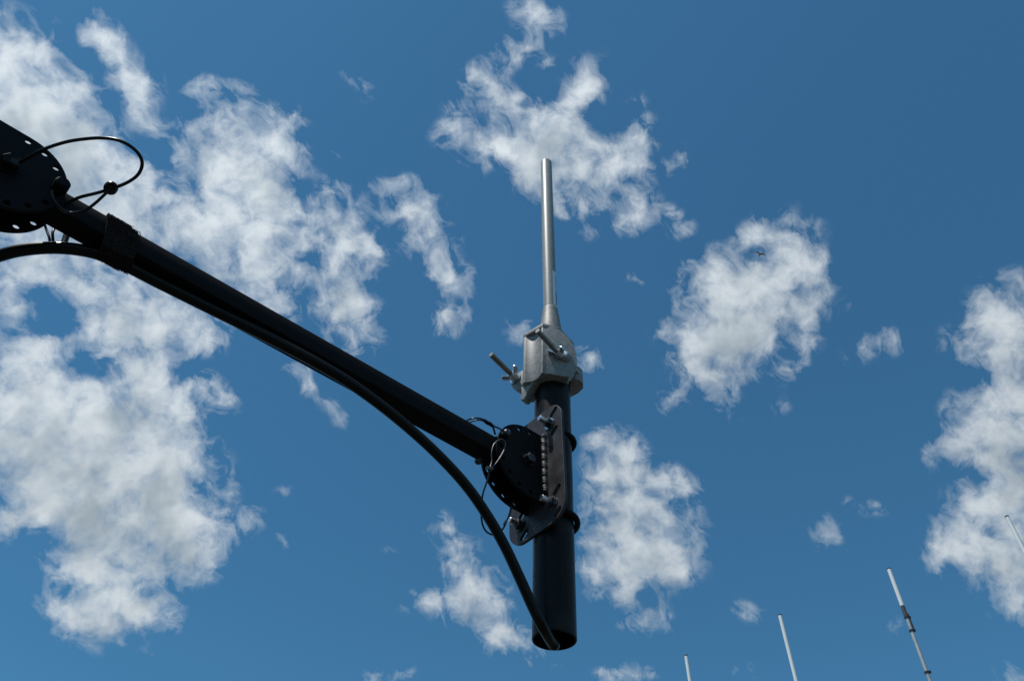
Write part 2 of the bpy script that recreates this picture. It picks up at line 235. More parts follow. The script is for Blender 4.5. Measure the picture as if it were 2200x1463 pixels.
    L.new(smooth(ds.outputs['Value'], 0.25, 0.80, 1.14, 0.90), b_cl.inputs[1])      # droplets scatter light forwards: brighter towards the sun
    mix = node('ShaderNodeMixShader'); L.new(alpha, mix.inputs[0]); L.new(b_sky.outputs[0], mix.inputs[1]); L.new(b_cl.outputs[0], mix.inputs[2])
    out = node('ShaderNodeOutputWorld'); L.new(mix.outputs[0], out.inputs[0])
    w.cycles.sampling_method = 'MANUAL'; w.cycles.sample_map_resolution = 512

GROW, WARP, NAMP, THR, DENS, DENS2, RELIEF, SKY, CMAX = 1.16, 0.009, 1.65, 0.40, 0.8, 2.3, 0.8, 0.090, 1.25
TINT = (0.44, 0.965, 1.10)
CLIT, CSHADE = (0.73, 0.79, 0.82, 1), (0.35, 0.42, 0.47, 1)
build_world()

# ----------------------------------------------------------------- render settings
scene.cycles.use_denoising = False
scene.cycles.sample_clamp_indirect = 0.8
scene.cycles.blur_glossy = 0.6
scene.cycles.max_bounces = 6
scene.cycles.use_adaptive_sampling = True
scene.cycles.adaptive_threshold = 0.01

# ----------------------------------------------------------------- materials
def material(name, base, rough=0.5, metal=0.0, vary=0.0, vscale=60.0, bump=0.0, bscale=400.0, spec=0.5,
             base2=None, wave=None, coat=0.0, detail=5.0, thr=(0.35, 0.7), rvary=0.0):
    m = bpy.data.materials.new(name); m.use_nodes = True
    nt = m.node_tree; N = nt.nodes; L = nt.links
    b = N['Principled BSDF']
    b.inputs['Base Color'].default_value = (*base, 1); b.inputs['Roughness'].default_value = rough
    b.inputs['Metallic'].default_value = metal; b.inputs['Specular IOR Level'].default_value = spec
    b.inputs['Coat Weight'].default_value = coat
    tc = N.new('ShaderNodeTexCoord')
    if vary or base2 or rvary:
        n = N.new('ShaderNodeTexNoise'); n.inputs['Scale'].default_value = vscale; n.inputs['Detail'].default_value = detail
        L.new(tc.outputs['Object'], n.inputs['Vector'])
        r = N.new('ShaderNodeMapRange'); L.new(n.outputs['Fac'], r.inputs[0])
        r.inputs[1].default_value, r.inputs[2].default_value = thr
        mx = N.new('ShaderNodeMix'); mx.data_type = 'RGBA'; L.new(r.outputs[0], mx.inputs['Factor'])
        mx.inputs[6].default_value = (*base, 1)
        mx.inputs[7].default_value = (*(base2 or tuple(min(1, c * (1 + vary)) for c in base)), 1)
        L.new(mx.outputs[2], b.inputs['Base Color'])
        if rvary:
            rr = N.new('ShaderNodeMapRange'); L.new(n.outputs['Fac'], rr.inputs[0])
            rr.inputs[1].default_value, rr.inputs[2].default_value = thr
            rr.inputs[3].default_value, rr.inputs[4].default_value = rough - rvary, rough + rvary
            L.new(rr.outputs[0], b.inputs['Roughness'])
    if bump or wave:
        bp = N.new('ShaderNodeBump'); bp.inputs['Strength'].default_value = bump if bump else 0.6
        if wave:
            ax, sc, dist = wave
            wv = N.new('ShaderNodeTexWave'); wv.bands_direction = ax; wv.inputs['Scale'].default_value = sc
            wv.inputs['Distortion'].default_value = dist; wv.inputs['Detail'].default_value = 1.0
            L.new(tc.outputs['Object'], wv.inputs['Vector']); src = wv.outputs['Fac']
        else:
            nb = N.new('ShaderNodeTexNoise'); nb.inputs['Scale'].default_value = bscale; nb.inputs['Detail'].default_value = 3.0
            L.new(tc.outputs['Object'], nb.inputs['Vector']); src = nb.outputs['Fac']
        bp.inputs['Distance'].default_value = 0.0006
        L.new(src, bp.inputs['Height']); L.new(bp.outputs[0], b.inputs['Normal'])
    return m

M = {}
M['arm'] = material('black_powder_coat', (0.0045, 0.0047, 0.0055), 0.72, 0, 0.5, 45, 0.15, 900, spec=0.12)
M['plate'] = material('black_painted_plate', (0.0040, 0.0042, 0.0050), 0.66, 0, 0.5, 60, 0.12, 700, spec=0.12)
M['pipe'] = material('satin_black_pipe', (0.0080, 0.0074, 0.0072), 0.42, 0, 0, 22, 0.03, 300, spec=0.12, rvary=0.10, base2=(0.030, 0.027, 0.026), detail=9.0, thr=(0.52, 0.78))
M['flange'] = material('faded_black_anodised_plate', (0.019, 0.0175, 0.0205), 0.48, 0.1, 0, 38, 0.05, 500, base2=(0.044, 0.040, 0.045), rvary=0.06, spec=0.3)
M['cable'] = material('black_cable_jacket', (0.0035, 0.0034, 0.0034), 0.36, 0, 0.4, 40, 0.03, 200, spec=0.2)
M['wire'] = material('black_coated_wire', (0.004, 0.0042, 0.0042), 0.30, 0, 0, spec=0.3)
M['steelwire'] = material('plain_steel_wire', (0.10, 0.103, 0.106), 0.38, 0.9)
M['cast'] = material('cast_aluminium', (0.185, 0.190, 0.187), 0.55, 0.2, 0, 120, 0.25, 420, base2=(0.275, 0.28, 0.275), rvary=0.05, spec=0.35)
M['ferrule'] = material('cast_aluminium_ferrule', (0.20, 0.198, 0.19), 0.56, 0.3, 0, 120, 0.25, 420, base2=(0.31, 0.305, 0.295), spec=0.35)
M['radome'] = material('grey_fibreglass', (0.215, 0.232, 0.225), 0.46, 0.0, 0.22, 110, 0.0, spec=0.42)
M['zinc'] = material('bright_zinc', (0.52, 0.56, 0.60), 0.26, 1.0, 0.25, 200, 0.1, 500, rvary=0.08)
M['thread'] = material('zinc_threaded_rod', (0.22, 0.215, 0.20), 0.42, 0.9, 0.5, 90)
M['darksteel'] = material('dark_steel', (0.05, 0.05, 0.053), 0.38, 0.8, 0.4, 150)
M['weld'] = material('bare_weld', (0.045, 0.043, 0.042), 0.55, 0.4, 0.7, 160)
M['strap'] = material('fuzzy_black_strap', (0.010, 0.008, 0.008), 0.95, 0, 0, 900, 0.9, 1500, base2=(0.085, 0.062, 0.058), thr=(0.52, 0.72), spec=0.1)
M['fuzz'] = material('strap_fibre', (0.045, 0.033, 0.030), 0.9, 0, 0, spec=0.1)
M['label'] = material('white_sticker', (0.66, 0.70, 0.80), 0.35, 0, 0.08, 120)
M['ink'] = material('dark_ink', (0.03, 0.035, 0.07), 0.5, 0, 0.2, 300)
M['white'] = material('white_fibreglass', (0.74, 0.76, 0.75), 0.42, 0, 0.06, 6)
M['cap'] = material('dark_plastic', (0.03, 0.03, 0.03), 0.5, 0, 0.3, 20)
M['collar'] = material('dark_bronze_collar', (0.055, 0.045, 0.042), 0.5, 0.2, 0.4, 20)
M['galv'] = material('galvanised_steel', (0.36, 0.38, 0.38), 0.5, 0.35, 0.25, 9, rvary=0.08)
M['feather'] = material('grey_brown_feathers', (0.36, 0.32, 0.26), 0.9, 0, 0.5, 4)
M['ground'] = material('weathered_asphalt', (0.045, 0.046, 0.045), 0.95, 0, 0, 0.6, 0.4, 4, base2=(0.075, 0.074, 0.070), spec=0.1)

# ----------------------------------------------------------------- shape helpers
def frame(o, ex, ey, ez):
    m = Matrix.Identity(4)
    for i, v in enumerate((ex, ey, ez)): m.col[i][:3] = v
    m.col[3][:3] = o
    return m

def perp(v):
    v = v.normalized(); h = Vector((0, 0, 1)) if abs(v.z) < 0.9 else Vector((1, 0, 0))
    x = h.cross(v).normalized(); return x, v.cross(x)

def smooth_path(pts, n=8, cyclic=False):
    out = []; k = len(pts)
    for i in range(k if cyclic else k - 1):
        g = (lambda j: pts[j % k]) if cyclic else (lambda j: pts[max(0, min(k - 1, j))])
        p0, p1, p2, p3 = g(i - 1), g(i), g(i + 1), g(i + 2)
        for s in range(n):
            t = s / n
            out.append(0.5 * ((2 * p1) + (p2 - p0) * t + (2 * p0 - 5 * p1 + 4 * p2 - p3) * t * t + (3 * p1 - p0 - 3 * p2 + p3) * t ** 3))
    if not cyclic: out.append(pts[-1].copy())
    return out

def sweep(bm, pts, r, seg=12, cyclic=False, caps=True):
    """round bar along a path; r is one radius or one for each point"""
    n = len(pts); rr = r if isinstance(r, (list, tuple)) else [r] * n
    def tan(i):
        a = pts[(i - 1) % n] if (cyclic or i > 0) else pts[0]; b = pts[(i + 1) % n] if (cyclic or i < n - 1) else pts[-1]
        return (b - a).normalized()
    t0 = tan(0); x, _ = perp(t0); rings = []
    for i in range(n):
        t = tan(i); x = (x - t * x.dot(t)).normalized(); y = t.cross(x)
        rings.append([bm.verts.new(pts[i] + (x * math.cos(2 * math.pi * k / seg) + y * math.sin(2 * math.pi * k / seg)) * rr[i]) for k in range(seg)])
    for i in range(n if cyclic else n - 1):
        A, B = rings[i], rings[(i + 1) % n]; sh = 0
        if cyclic and i == n - 1:
            sh = min(range(seg), key=lambda s: (A[0].co - B[s].co).length)
        for k in range(seg):
            bm.faces.new((A[k], A[(k + 1) % seg], B[(k + 1 + sh) % seg], B[(k + sh) % seg]))
    if caps and not cyclic:
        bm.faces.new(list(reversed(rings[0]))); bm.faces.new(rings[-1])

def lathe(bm, o, axis, prof, seg=32, closed=False, turn=0.0):
    """profile of (height, radius) spun about an axis"""
    axis = axis.normalized(); x, y = perp(axis); rings = []
    for (h, r) in prof:
        if r <= 1e-7: rings.append([bm.verts.new(o + axis * h)]); continue
        rings.append([bm.verts.new(o + axis * h + (x * math.cos(2 * math.pi * k / seg + turn) + y * math.sin(2 * math.pi * k / seg + turn)) * r) for k in range(seg)])
    m = len(rings)
    for i in range(m if closed else m - 1):
        A, B = rings[i], rings[(i + 1) % m]
        for k in range(seg):
            k2 = (k + 1) % seg
            if len(A) == 1 and len(B) == 1: continue
            if len(A) == 1: bm.faces.new((A[0], B[k2], B[k]))
            elif len(B) == 1: bm.faces.new((A[k], A[k2], B[0]))
            else: bm.faces.new((A[k], A[k2], B[k2], B[k]))
    if not closed:
        if len(rings[0]) > 1: bm.faces.new(list(reversed(rings[0])))
        if len(rings[-1]) > 1: bm.faces.new(rings[-1])

def extrude(bm, poly, mtx, z0, z1, bevel=0.0, scale1=None):
    """flat outline (x, y) raised from z0 to z1 in a frame"""
    b2 = bmesh.new()
    s = scale1 or (lambda p: p)
    lo = [b2.verts.new((p[0], p[1], z0)) for p in poly]; hi = [b2.verts.new((*s(p), z1)) for p in poly]
    n = len(poly)
    for k in range(n): b2.faces.new((lo[k], lo[(k + 1) % n], hi[(k + 1) % n], hi[k]))
    b2.faces.new(list(reversed(lo))); b2.faces.new(hi)
    if bevel:
        bmesh.ops.recalc_face_normals(b2, faces=b2.faces)
        ed = [e for e in b2.edges if len(e.link_faces) == 2 and e.calc_face_angle(0) > 0.5]
        bmesh.ops.bevel(b2, geom=ed, offset=bevel, segments=2, affect='EDGES', profile=0.6)
    b2.transform(mtx); join(bm, b2)

def join(bm, b2):
    me = bpy.data.meshes.new('tmp'); b2.to_mesh(me); b2.free(); bm.from_mesh(me); bpy.data.meshes.remove(me)

def box(bm, mtx, sx, sy, sz, bevel=0.0):
    extrude(bm, [(-sx / 2, -sy / 2), (sx / 2, -sy / 2), (sx / 2, sy / 2), (-sx / 2, sy / 2)], mtx, -sz / 2, sz / 2, bevel)

def pierced_plate(bm, outline, holes, thick, mtx, bevel=0.0004):
    """flat plate with real holes: outline and holes as (x, y) loops, thickness about z = 0"""
    cu = bpy.data.curves.new('tmp', 'CURVE'); cu.dimensions = '2D'; cu.fill_mode = 'BOTH'
    cu.extrude = thick / 2 - bevel; cu.bevel_depth = bevel; cu.bevel_resolution = 1; cu.offset = -bevel
    for loop in [outline] + holes:
        sp = cu.splines.new('POLY'); sp.points.add(len(loop) - 1); sp.use_cyclic_u = True
        for p, q in zip(sp.points, loop): p.co = (q[0], q[1], 0, 1)
    ob = bpy.data.objects.new('tmp', cu); scene.collection.objects.link(ob)
    me = bpy.data.meshes.new_from_object(ob.evaluated_get(bpy.context.evaluated_depsgraph_get()))
    bpy.data.objects.remove(ob); bpy.data.curves.remove(cu)
    b2 = bmesh.new(); b2.from_mesh(me); bpy.data.meshes.remove(me)
    bmesh.ops.remove_doubles(b2, verts=b2.verts, dist=1e-6)
    b2.transform(mtx); join(bm, b2)

def circle(cx, cy, r, n=20): return [(cx + r * math.cos(2 * math.pi * k / n), cy + r * math.sin(2 * math.pi * k / n)) for k in range(n)]

def slot(cx, cy, half, r, ang, n=8):
    ux, uy = math.cos(ang), math.sin(ang); out = []
    for e, a0 in ((1, -math.pi / 2), (-1, math.pi / 2)):
        for k in range(n + 1):
            t = ang + a0 + math.pi * k / n; out.append((cx + ux * half * e + r * math.cos(t), cy + uy * half * e + r * math.sin(t)))
    return out

def rounded(x0, x1, y0, y1, r, n=10):
    rs = r if isinstance(r, (list, tuple)) else [r] * 4; out = []
    for (cx, cy, a, q) in ((x1 - rs[0], y1 - rs[0], 0, rs[0]), (x0 + rs[1], y1 - rs[1], 90, rs[1]), (x0 + rs[2], y0 + rs[2], 180, rs[2]), (x1 - rs[3], y0 + rs[3], 270, rs[3])):
        for k in range(n + 1):
            t = math.radians(a + 90 * k / n); out.append((cx + q * math.cos(t), cy + q * math.sin(t)))
    return out

def new(): return bmesh.new()

def finish(name, bm, mat, parent=None, angle=32, kind=None):
    """link a bmesh given in world coordinates as ONE mesh object"""
    bmesh.ops.recalc_face_normals(bm, faces=bm.faces)
    o_ = parent
    while o_ is not None and o_.parent is not None: o_ = o_.parent
    org = o_.location.copy() if o_ is not None else None
    me = bpy.data.meshes.new(name)
    if org is not None: bmesh.ops.translate(bm, verts=bm.verts, vec=-org)
    bm.to_mesh(me); bm.free()
    for p in me.polygons: p.use_smooth = True
    me.set_sharp_from_angle(angle=math.radians(angle))
    me.materials.append(M[mat])
    ob = bpy.data.objects.new(name, me); scene.collection.objects.link(ob)
    if parent is not None: ob.parent = parent
    if kind: ob['kind'] = kind
    return ob

def thing(name, loc, label, cat, group=None):
    o = bpy.data.objects.new(name, None); scene.collection.objects.link(o); o.location = loc
    o.empty_display_size = 0.05; o['label'] = label; o['category'] = cat
    if group: o['group'] = group
    return o

def single(name, bm, mat, loc, label, cat, group=None, angle=32):
    bmesh.ops.translate(bm, verts=bm.verts, vec=-Vector(loc))
    ob = finish(name, bm, mat, None, angle); ob.location = loc
    ob['label'] = label; ob['category'] = cat
    if group: ob['group'] = group
    return ob

Z = Vector((0, 0, 1))

# ----------------------------------------------------------------- the setting: ground
bm = new()
rings = [0, 4, 12, 40, 150, 600, 2500, 9000]
vs = [[bm.verts.new((0, 0, 0))]]
for r in rings[1:]:
    vs.append([bm.verts.new((r * math.cos(2 * math.pi * k / 48), r * math.sin(2 * math.pi * k / 48), 0)) for k in range(48)])
for k in range(48): bm.faces.new((vs[0][0], vs[1][k], vs[1][(k + 1) % 48]))
for i in range(1, len(vs) - 1):
    for k in range(48): bm.faces.new((vs[i][k], vs[i + 1][k], vs[i + 1][(k + 1) % 48], vs[i][(k + 1) % 48]))
finish('ground', bm, 'ground', kind='structure')

# ----------------------------------------------------------------- main frames
depth = lambda y: 2822.0 / (y + 1100.0)                 # depth of the pipe axis along its length
PB, PT = at(1191.2, 1375, depth(1375)), at(1186.5, 790, depth(790))
PAX = (PT - PB).normalized()
az = math.radians(49.6)
A = Vector((math.sin(az), math.cos(az), 0))             # along the arm, towards the pipe
NN = Vector((math.cos(az), -math.sin(az), 0))           # across the arm, towards the viewer
FL = at(1189, 985, depth(985)) - A * 0.033 - NN * 0.006  # on the front of the mounting flange
ZA = -0.048                                             # arm axis below FL
def ar(a, n, z): return FL + A * a + NN * n + Z * z

# ----------------------------------------------------------------- vertical pipe
pipe = thing('mounting_pipe', PB, 'open-ended satin black vertical pipe with a cable running into its lower end', 'pipe')
Lp = (PT - PB).length + 0.035
bm = new(); lathe(bm, PB, PAX, [(0, 0.0272), (0, 0.0296), (0.0006, 0.030), (Lp, 0.030), (Lp, 0.0272)], 72, closed=True)
finish('pipe_wall', bm, 'pipe', pipe)

# ----------------------------------------------------------------- antenna on top
A1, A0 = at(1182.3, 672, depth(672)), at(1173.4, 350, depth(350))
AAX = (A0 - A1).normalized(); LA = (A0 - A1).length
ant = thing('rod_antenna', A1, 'grey fibreglass rod antenna standing upright on top of the black pipe', 'antenna')
bm = new(); lathe(bm, A1, AAX, [(-0.02, 0.0127), (0.0, 0.0127), (LA - 0.002, 0.0123), (LA - 0.0005, 0.0119), (LA, 0.0112)], 64)
finish('radome', bm, 'radome', ant, 40)
bm = new()
lathe(bm, A1, AAX, [(-0.072, 0.0205), (-0.045, 0.0194), (-0.030, 0.0180), (-0.016, 0.0164), (-0.004, 0.0150), (0.0035, 0.0144), (0.0065, 0.0142), (0.0075, 0.0136), (0.0078, 0.0126)], 64)
finish('base_ferrule', bm, 'ferrule', ant, 40)
# paper label wrapped round the foot of the rod
bm = new()
side = AAX.cross((CAM - A1).normalized()).normalized(); front = side.cross(AAX).normalized()
if front.dot(CAM - A1) < 0: front = -front
right = side if side.x > 0 else -side
def onrod(ang, h, r): return A1 + AAX * h + (front * math.cos(ang) + right * math.sin(ang)) * r
def patch(bm, a0, a1, h0, h1, r, n=10):
    lo = [bm.verts.new(onrod(a0 + (a1 - a0) * k / n, h0, r)) for k in range(n + 1)]
    hi = [bm.verts.new(onrod(a0 + (a1 - a0) * k / n, h1, r)) for k in range(n + 1)]
    for k in range(n): bm.faces.new((lo[k], lo[k + 1], hi[k + 1], hi[k]))
patch(bm, math.radians(28), math.radians(150), 0.010, 0.108, 0.01305, 16)
lab = finish('label_sticker', bm, 'label', ant)
random.seed(4); bm = new()
h = 0.014
while h < 0.100:
    if not 0.050 < h < 0.056:
        w_ = random.uniform(0.0018, 0.0042)
        big = h < 0.05
        patch(bm, math.radians(58 if big else 62), math.radians(74 if big else 70), h, h + w_, 0.01318, 4)
        patch(bm, math.radians(84), math.radians(90), h, h + w_ * 0.8, 0.01318, 3)
        h += w_ + random.uniform(0.0006, 0.0014)
    else: h += 0.003
finish('lettering', bm, 'ink', lab)

# ----------------------------------------------------------------- cast clamp that holds the antenna to the pipe
azc = math.radians(37.6)
CC = -Vector((math.sin(azc), math.cos(azc), 0)); SS = Vector((math.cos(azc), -math.sin(azc), 0))
OC = at(1186.3, 800, depth(800)) - SS * 0.0045
tiltm = frame(OC, SS, CC, PAX)                          # x across, y towards the viewer, z up
def cl(s, c, z): return tiltm @ Vector((s, c, z))
clamp = thing('antenna_clamp', cl(0, 0.02, -0.05), 'grey cast aluminium clamp with two wing-nut bolts gripping the pipe top', 'clamp')
front_prof = [(-0.0205, 0.0500), (-0.0172, 0.0500), (-0.0135, 0.0474), (-0.0068, 0.0446), (0.0, 0.0438), (0.0068, 0.0446), (0.0135, 0.0474), (0.0172, 0.0500), (0.0205, 0.0500)]
def groove(c0=0.0, r=0.0306, n=14):
    a0 = math.asin(c0 / r)
    return [(r * math.cos(a0 + (math.pi - 2 * a0) * k / n) + 0.0045, r * math.sin(a0 + (math.pi - 2 * a0) * k / n)) for k in range(n + 1)]
body_poly = list(reversed(front_prof)) + [(-0.036, 0.0275), (-0.0368, 0.002)] + list(reversed(groove(0.002))) + [(0.0400, 0.002), (0.0400, 0.0235)]
bm = new()
extrude(bm, body_poly, tiltm, -0.049, 0.060, 0.0012)
cap_poly = [(0.0208, 0.0506), (-0.0208, 0.0506), (-0.0368, 0.0285), (-0.0368, -0.020), (-0.020, -0.030), (0.024, -0.030), (0.0380, -0.020), (0.0385, 0.0262)]
extrude(bm, cap_poly, tiltm, 0.0602, 0.069, 0.0016)
# broad rounded cheek on one side, small ear on the other: the bolts pass through them
EE = (SS * 0.040 - CC * 0.044).normalized(); EN = PAX.cross(EE).normalized()
if EN.dot(CC) < 0: EN = -EN
cheek = [(0.0, 0.0685), (0.008, 0.0676), (0.018, 0.0648), (0.028, 0.0600), (0.037, 0.0530), (0.045, 0.0430), (0.052, 0.0300), (0.0565, 0.0150), (0.0585, 0.0), (0.0590, -0.016), (0.0570, -0.030), (0.0520, -0.042), (0.0440, -0.0500), (0.0, -0.0488)]
extrude(bm, cheek, frame(cl(0.0205, 0.0490, 0), EE, PAX, EN), -0.016, 0.0, 0.0014)
ear = [(-0.030, 0.002), (-0.048, 0.002), (-0.0575, -0.003), (-0.0605, -0.013), (-0.0570, -0.024), (-0.046, -0.036), (-0.030, -0.0420)]
extrude(bm, ear, frame(OC, SS, PAX, CC), 0.016, 0.0335, 0.0014)
lathe(bm, cl(0.0430, 0.008, -0.006), CC, [(0, 0.0125), (0.0165, 0.0118), (0.0175, 0.0105)], 28)
finish('clamp_body', bm, 'cast', clamp, 34)
# curved tooth under the saddle
bm = new()
toothm = frame(OC, SS, PAX, CC)
extrude(bm, [(-0.0300, -0.046), (-0.0290, -0.060), (-0.0310, -0.0735), (-0.0235, -0.0775), (-0.0195, -0.0700), (-0.0150, -0.0610), (-0.0075, -0.0535), (0.0030, -0.046)], toothm, 0.026, 0.042, 0.0012)
finish('jaw_tooth', bm, 'cast', clamp, 34)
# rear jaw behind the pipe
bm = new()
jaw = [(-0.052, -0.026), (-0.054, -0.036), (-0.046, -0.044), (-0.020, -0.047), (0.026, -0.047), (0.040, -0.042), (0.0465, -0.031), (0.0465, -0.021), (0.042, -0.015), (0.0345, -0.012)] + [(0.0306 * math.cos(t) + 0.0045, 0.0306 * math.sin(t)) for t in [-0.42 - (math.pi - 0.84) * k / 12 for k in range(13)]] + [(-0.0270, -0.012), (-0.040, -0.020)]
extrude(bm, jaw, tiltm, -0.026, 0.006, 0.002)
finish('rear_jaw', bm, 'cast', clamp, 34)
def wing_nut(parent, base, ax, up, ang):
    bm = new(); lathe(bm, base, ax, [(0.0, 0.0085), (0.004, 0.0085), (0.010, 0.0066), (0.0115, 0.0055), (0.0115, 0.0043)], 24)
    x = (up - ax * up.dot(ax)).normalized(); y = ax.cross(x)
    w = x * math.cos(ang) + y * math.sin(ang); t = ax.cross(w)
    for s in (1, -1):
        m = frame(base, w * s, ax, (w * s).cross(ax))
        out = [(0.0045, 0.0015), (0.0100, 0.0050), (0.0150, 0.0092), (0.0172, 0.0140), (0.0158, 0.0182), (0.0125, 0.0190), (0.0098, 0.0160), (0.0070, 0.0120), (0.0045, 0.0105)]
        extrude(bm, out, m, -0.0018, 0.0018, 0.0007)
    return finish('wing_nut', bm, 'zinc', parent, 40)
for s, z, ang in ((-0.0485, -0.012, 2.05), (0.0430, -0.008, 1.25)):
    bm = new(); base, tip = cl(s, -0.030, z), cl(s, 0.103 if s < 0 else 0.096, z + 0.004)
    ax = (tip - base).normalized(); ln = (tip - base).length
    lathe(bm, base, ax, [(0, 0.0048), (ln - 0.0008, 0.0048), (ln, 0.0040)], 20); finish('threaded_bolt', bm, 'thread', clamp)
    bm = new(); lathe(bm, cl(s, 0.0342 if s < 0 else 0.0262, z + 0.002), ax, [(0, 0.0108), (0.0016, 0.0108), (0.0016, 0.0070), (0.0032, 0.0070)], 28); finish('washer', bm, 'zinc', clamp)
    wing_nut(clamp, cl(s, 0.0375 if s < 0 else 0.0295, z + 0.002), ax, PAX, ang)

# ----------------------------------------------------------------- jointed black arm
arm = thing('jointed_support_arm', ar(-0.03, 0, ZA), 'matte black jointed arm of square tube with pierced round pivot plates', 'arm')
mA = lambda a, n, z: frame(ar(a, n, z), A, Z, NN)       # x along the arm, y up, z towards the viewer
def hollow_tube(name, p0, p1, w, wall, up, parent, mat, bev=0.0014):
    d = (p1 - p0).normalized(); y = (up - d * up.dot(d)).normalized(); x = y.cross(d)
    bm = new()
    b2 = new(); o_ = rounded(-w / 2, w / 2, -w / 2, w / 2, bev, 4); i_ = rounded(-w / 2 + wall, w / 2 - wall, -w / 2 + wall, w / 2 - wall, bev * 0.5, 4)
    m = frame(p0, x, y, d); ln = (p1 - p0).length; n = len(o_)
    V = [[b2.verts.new((p[0], p[1], zz)) for p in l] for l, zz in ((o_, 0), (o_, ln), (i_, ln), (i_, 0))]
    for j in range(4):
        for k in range(n): b2.faces.new((V[j][k], V[j][(k + 1) % n], V[(j + 1) % 4][(k + 1) % n], V[(j + 1) % 4][k]))
    b2.transform(m); join(bm, b2)
    return finish(name, bm, mat, parent)
TW = 0.0305
hollow_tube('arm_tube', ar(-0.835, 0, ZA), ar(-0.012, 0, ZA), TW, 0.0025, Z, arm, 'arm')

def d_plate(sgn, ac, rr, tail, nside, holes, name='pivot_plate'):
    """round-nosed plate: arc on the arm side, straight towards the tail"""
    out = [(ac + rr * math.cos(t) * -sgn, ZA + rr * math.sin(t)) for t in [math.radians(90 - 180 * k / 40) for k in range(41)]]
    out += [(tail, ZA - rr), (tail, ZA + rr)]
    hl = [circle(ac + (rr - 0.0078) * math.cos(math.radians(h)), ZA + (rr - 0.0078) * math.sin(math.radians(h)), 0.0038, 18) for h in holes]
    bm = new(); off = nside * (TW / 2 + 0.0006 + 0.002)
    pierced_plate(bm, out, hl, 0.004, frame(ar(0, off, 0), A, Z, NN))
    return finish(name, bm, 'plate', arm, 8)
for ns in (1, -1):
    d_plate(1, -0.028, 0.0645, -0.0008, ns, [90 + 22.5 * k for k in range(9)])
    d_plate(-1, -0.797, 0.0625, -0.842, ns, [-90 + 22.5 * k for k in range(9)])
# mounting flange with bolt holes and kidney slots
BZ = (0.033, -0.120); BN = 0.0352
hl = []
for bz in BZ:
    for bn in (BN, -BN):
        n_ = bn
        hl.append(circle(n_, bz, 0.0046, 16))
        k_ = 1 if bn > 0 else -1
        hl.append(slot(n_ + 0.0075 * 1, bz - 0.0195, 0.0062, 0.0042, math.radians(38)))
        hl.append(slot(n_ - 0.0075 * 1 + (0.012 if bn < 0 else 0.016), bz + 0.0195, 0.0062, 0.0042, math.radians(38)))
out = rounded(-0.0615, 0.0615, -0.152, 0.070, [0.030, 0.030, 0.032, 0.034], 12)
bm = new(); pierced_plate(bm, out, hl, 0.0050, frame(ar(0.0026, 0, 0), NN, Z, -A), 0.0006)
finish('mounting_flange', bm, 'flange', arm, 8)
# weld beads between plates and flange
for ns in (1, -1):
    bm = new(); pts, rad = [], []
    nb = TW / 2 + 0.0006 + 0.004 + 0.0012
    random.seed(11 + ns)
    for k in range(150):
        t = k / 149; pts.append(ar(-0.0012, ns * (nb + 0.0004 * math.sin(k * 0.9)), 0.0155 - 0.108 * t))
        rad.append(0.0050 + 0.0006 * math.sin(k * 2 * math.pi / 5.2) + 0.0002 * random.uniform(-1, 1))
    sweep(bm, pts, rad, 14); finish('weld_bead', bm, 'weld', arm, 60)
# bolts through the pivots and the locking pins
def hexbolt(name, p, ax, r, h, mat, parent, wr=None):
    bm = new(); x0 = 0.0
    lathe(bm, p + ax * x0, ax, [(0, r), (h * 0.85, r), (h, r * 0.82)], 6)
    o = finish(name, bm, mat, parent, 20)
    bm = new(); lathe(bm, p - ax * 0.0018, ax, [(0, wr or r * 1.35), (0.0017, wr or r * 1.35)], 28); finish('washer', bm, mat, o)
    return o
nf = TW / 2 + 0.0006 + 0.004
hexbolt('pivot_bolt', ar(-0.033, nf + 0.002, ZA), NN, 0.0088, 0.008, 'darksteel', arm, 0.0105)
hexbolt('pivot_bolt', ar(-0.797, nf + 0.002, ZA), NN, 0.0098, 0.011, 'plate', arm, 0.0125)
hexbolt('pivot_bolt', ar(-0.033, -nf - 0.002, ZA), -NN, 0.0088, 0.008, 'plate', arm)
hexbolt('pivot_bolt', ar(-0.797, -nf - 0.002, ZA), -NN, 0.0098, 0.010, 'plate', arm)
def lock_pin(p, r, h, mat):
    bm = new()
    lathe(bm, p - NN * 0.05, NN, [(0, 0.0036), (0.0505, 0.0036), (0.0505, r), (0.0505 + h * 0.8, r), (0.0505 + h, r * 0.75)], 24)
    return finish('locking_pin', bm, mat, arm)
pin_l = ar(-0.797 + 0.0547 * math.cos(math.radians(10)), nf, ZA + 0.0547 * math.sin(math.radians(10)))
lock_pin(pin_l, 0.0085, 0.013, 'plate')
pin_r = ar(-0.028 - 0.0567 * math.cos(math.radians(22.5)), nf, ZA + 0.0567 * math.sin(math.radians(22.5)))
lock_pin(pin_r, 0.0060, 0.010, 'darksteel')
pin_f = ar(-0.028 - 0.0567, -nf, ZA)
bm = new(); lathe(bm, ar(-0.106, -0.004, ZA - 0.021), -A * 0.3 - Z, [(-0.008, 0.0032), (0.004, 0.0032), (0.004, 0.0052), (0.009, 0.0052), (0.0105, 0.004)], 18); finish('locking_pin', bm, 'darksteel', arm)
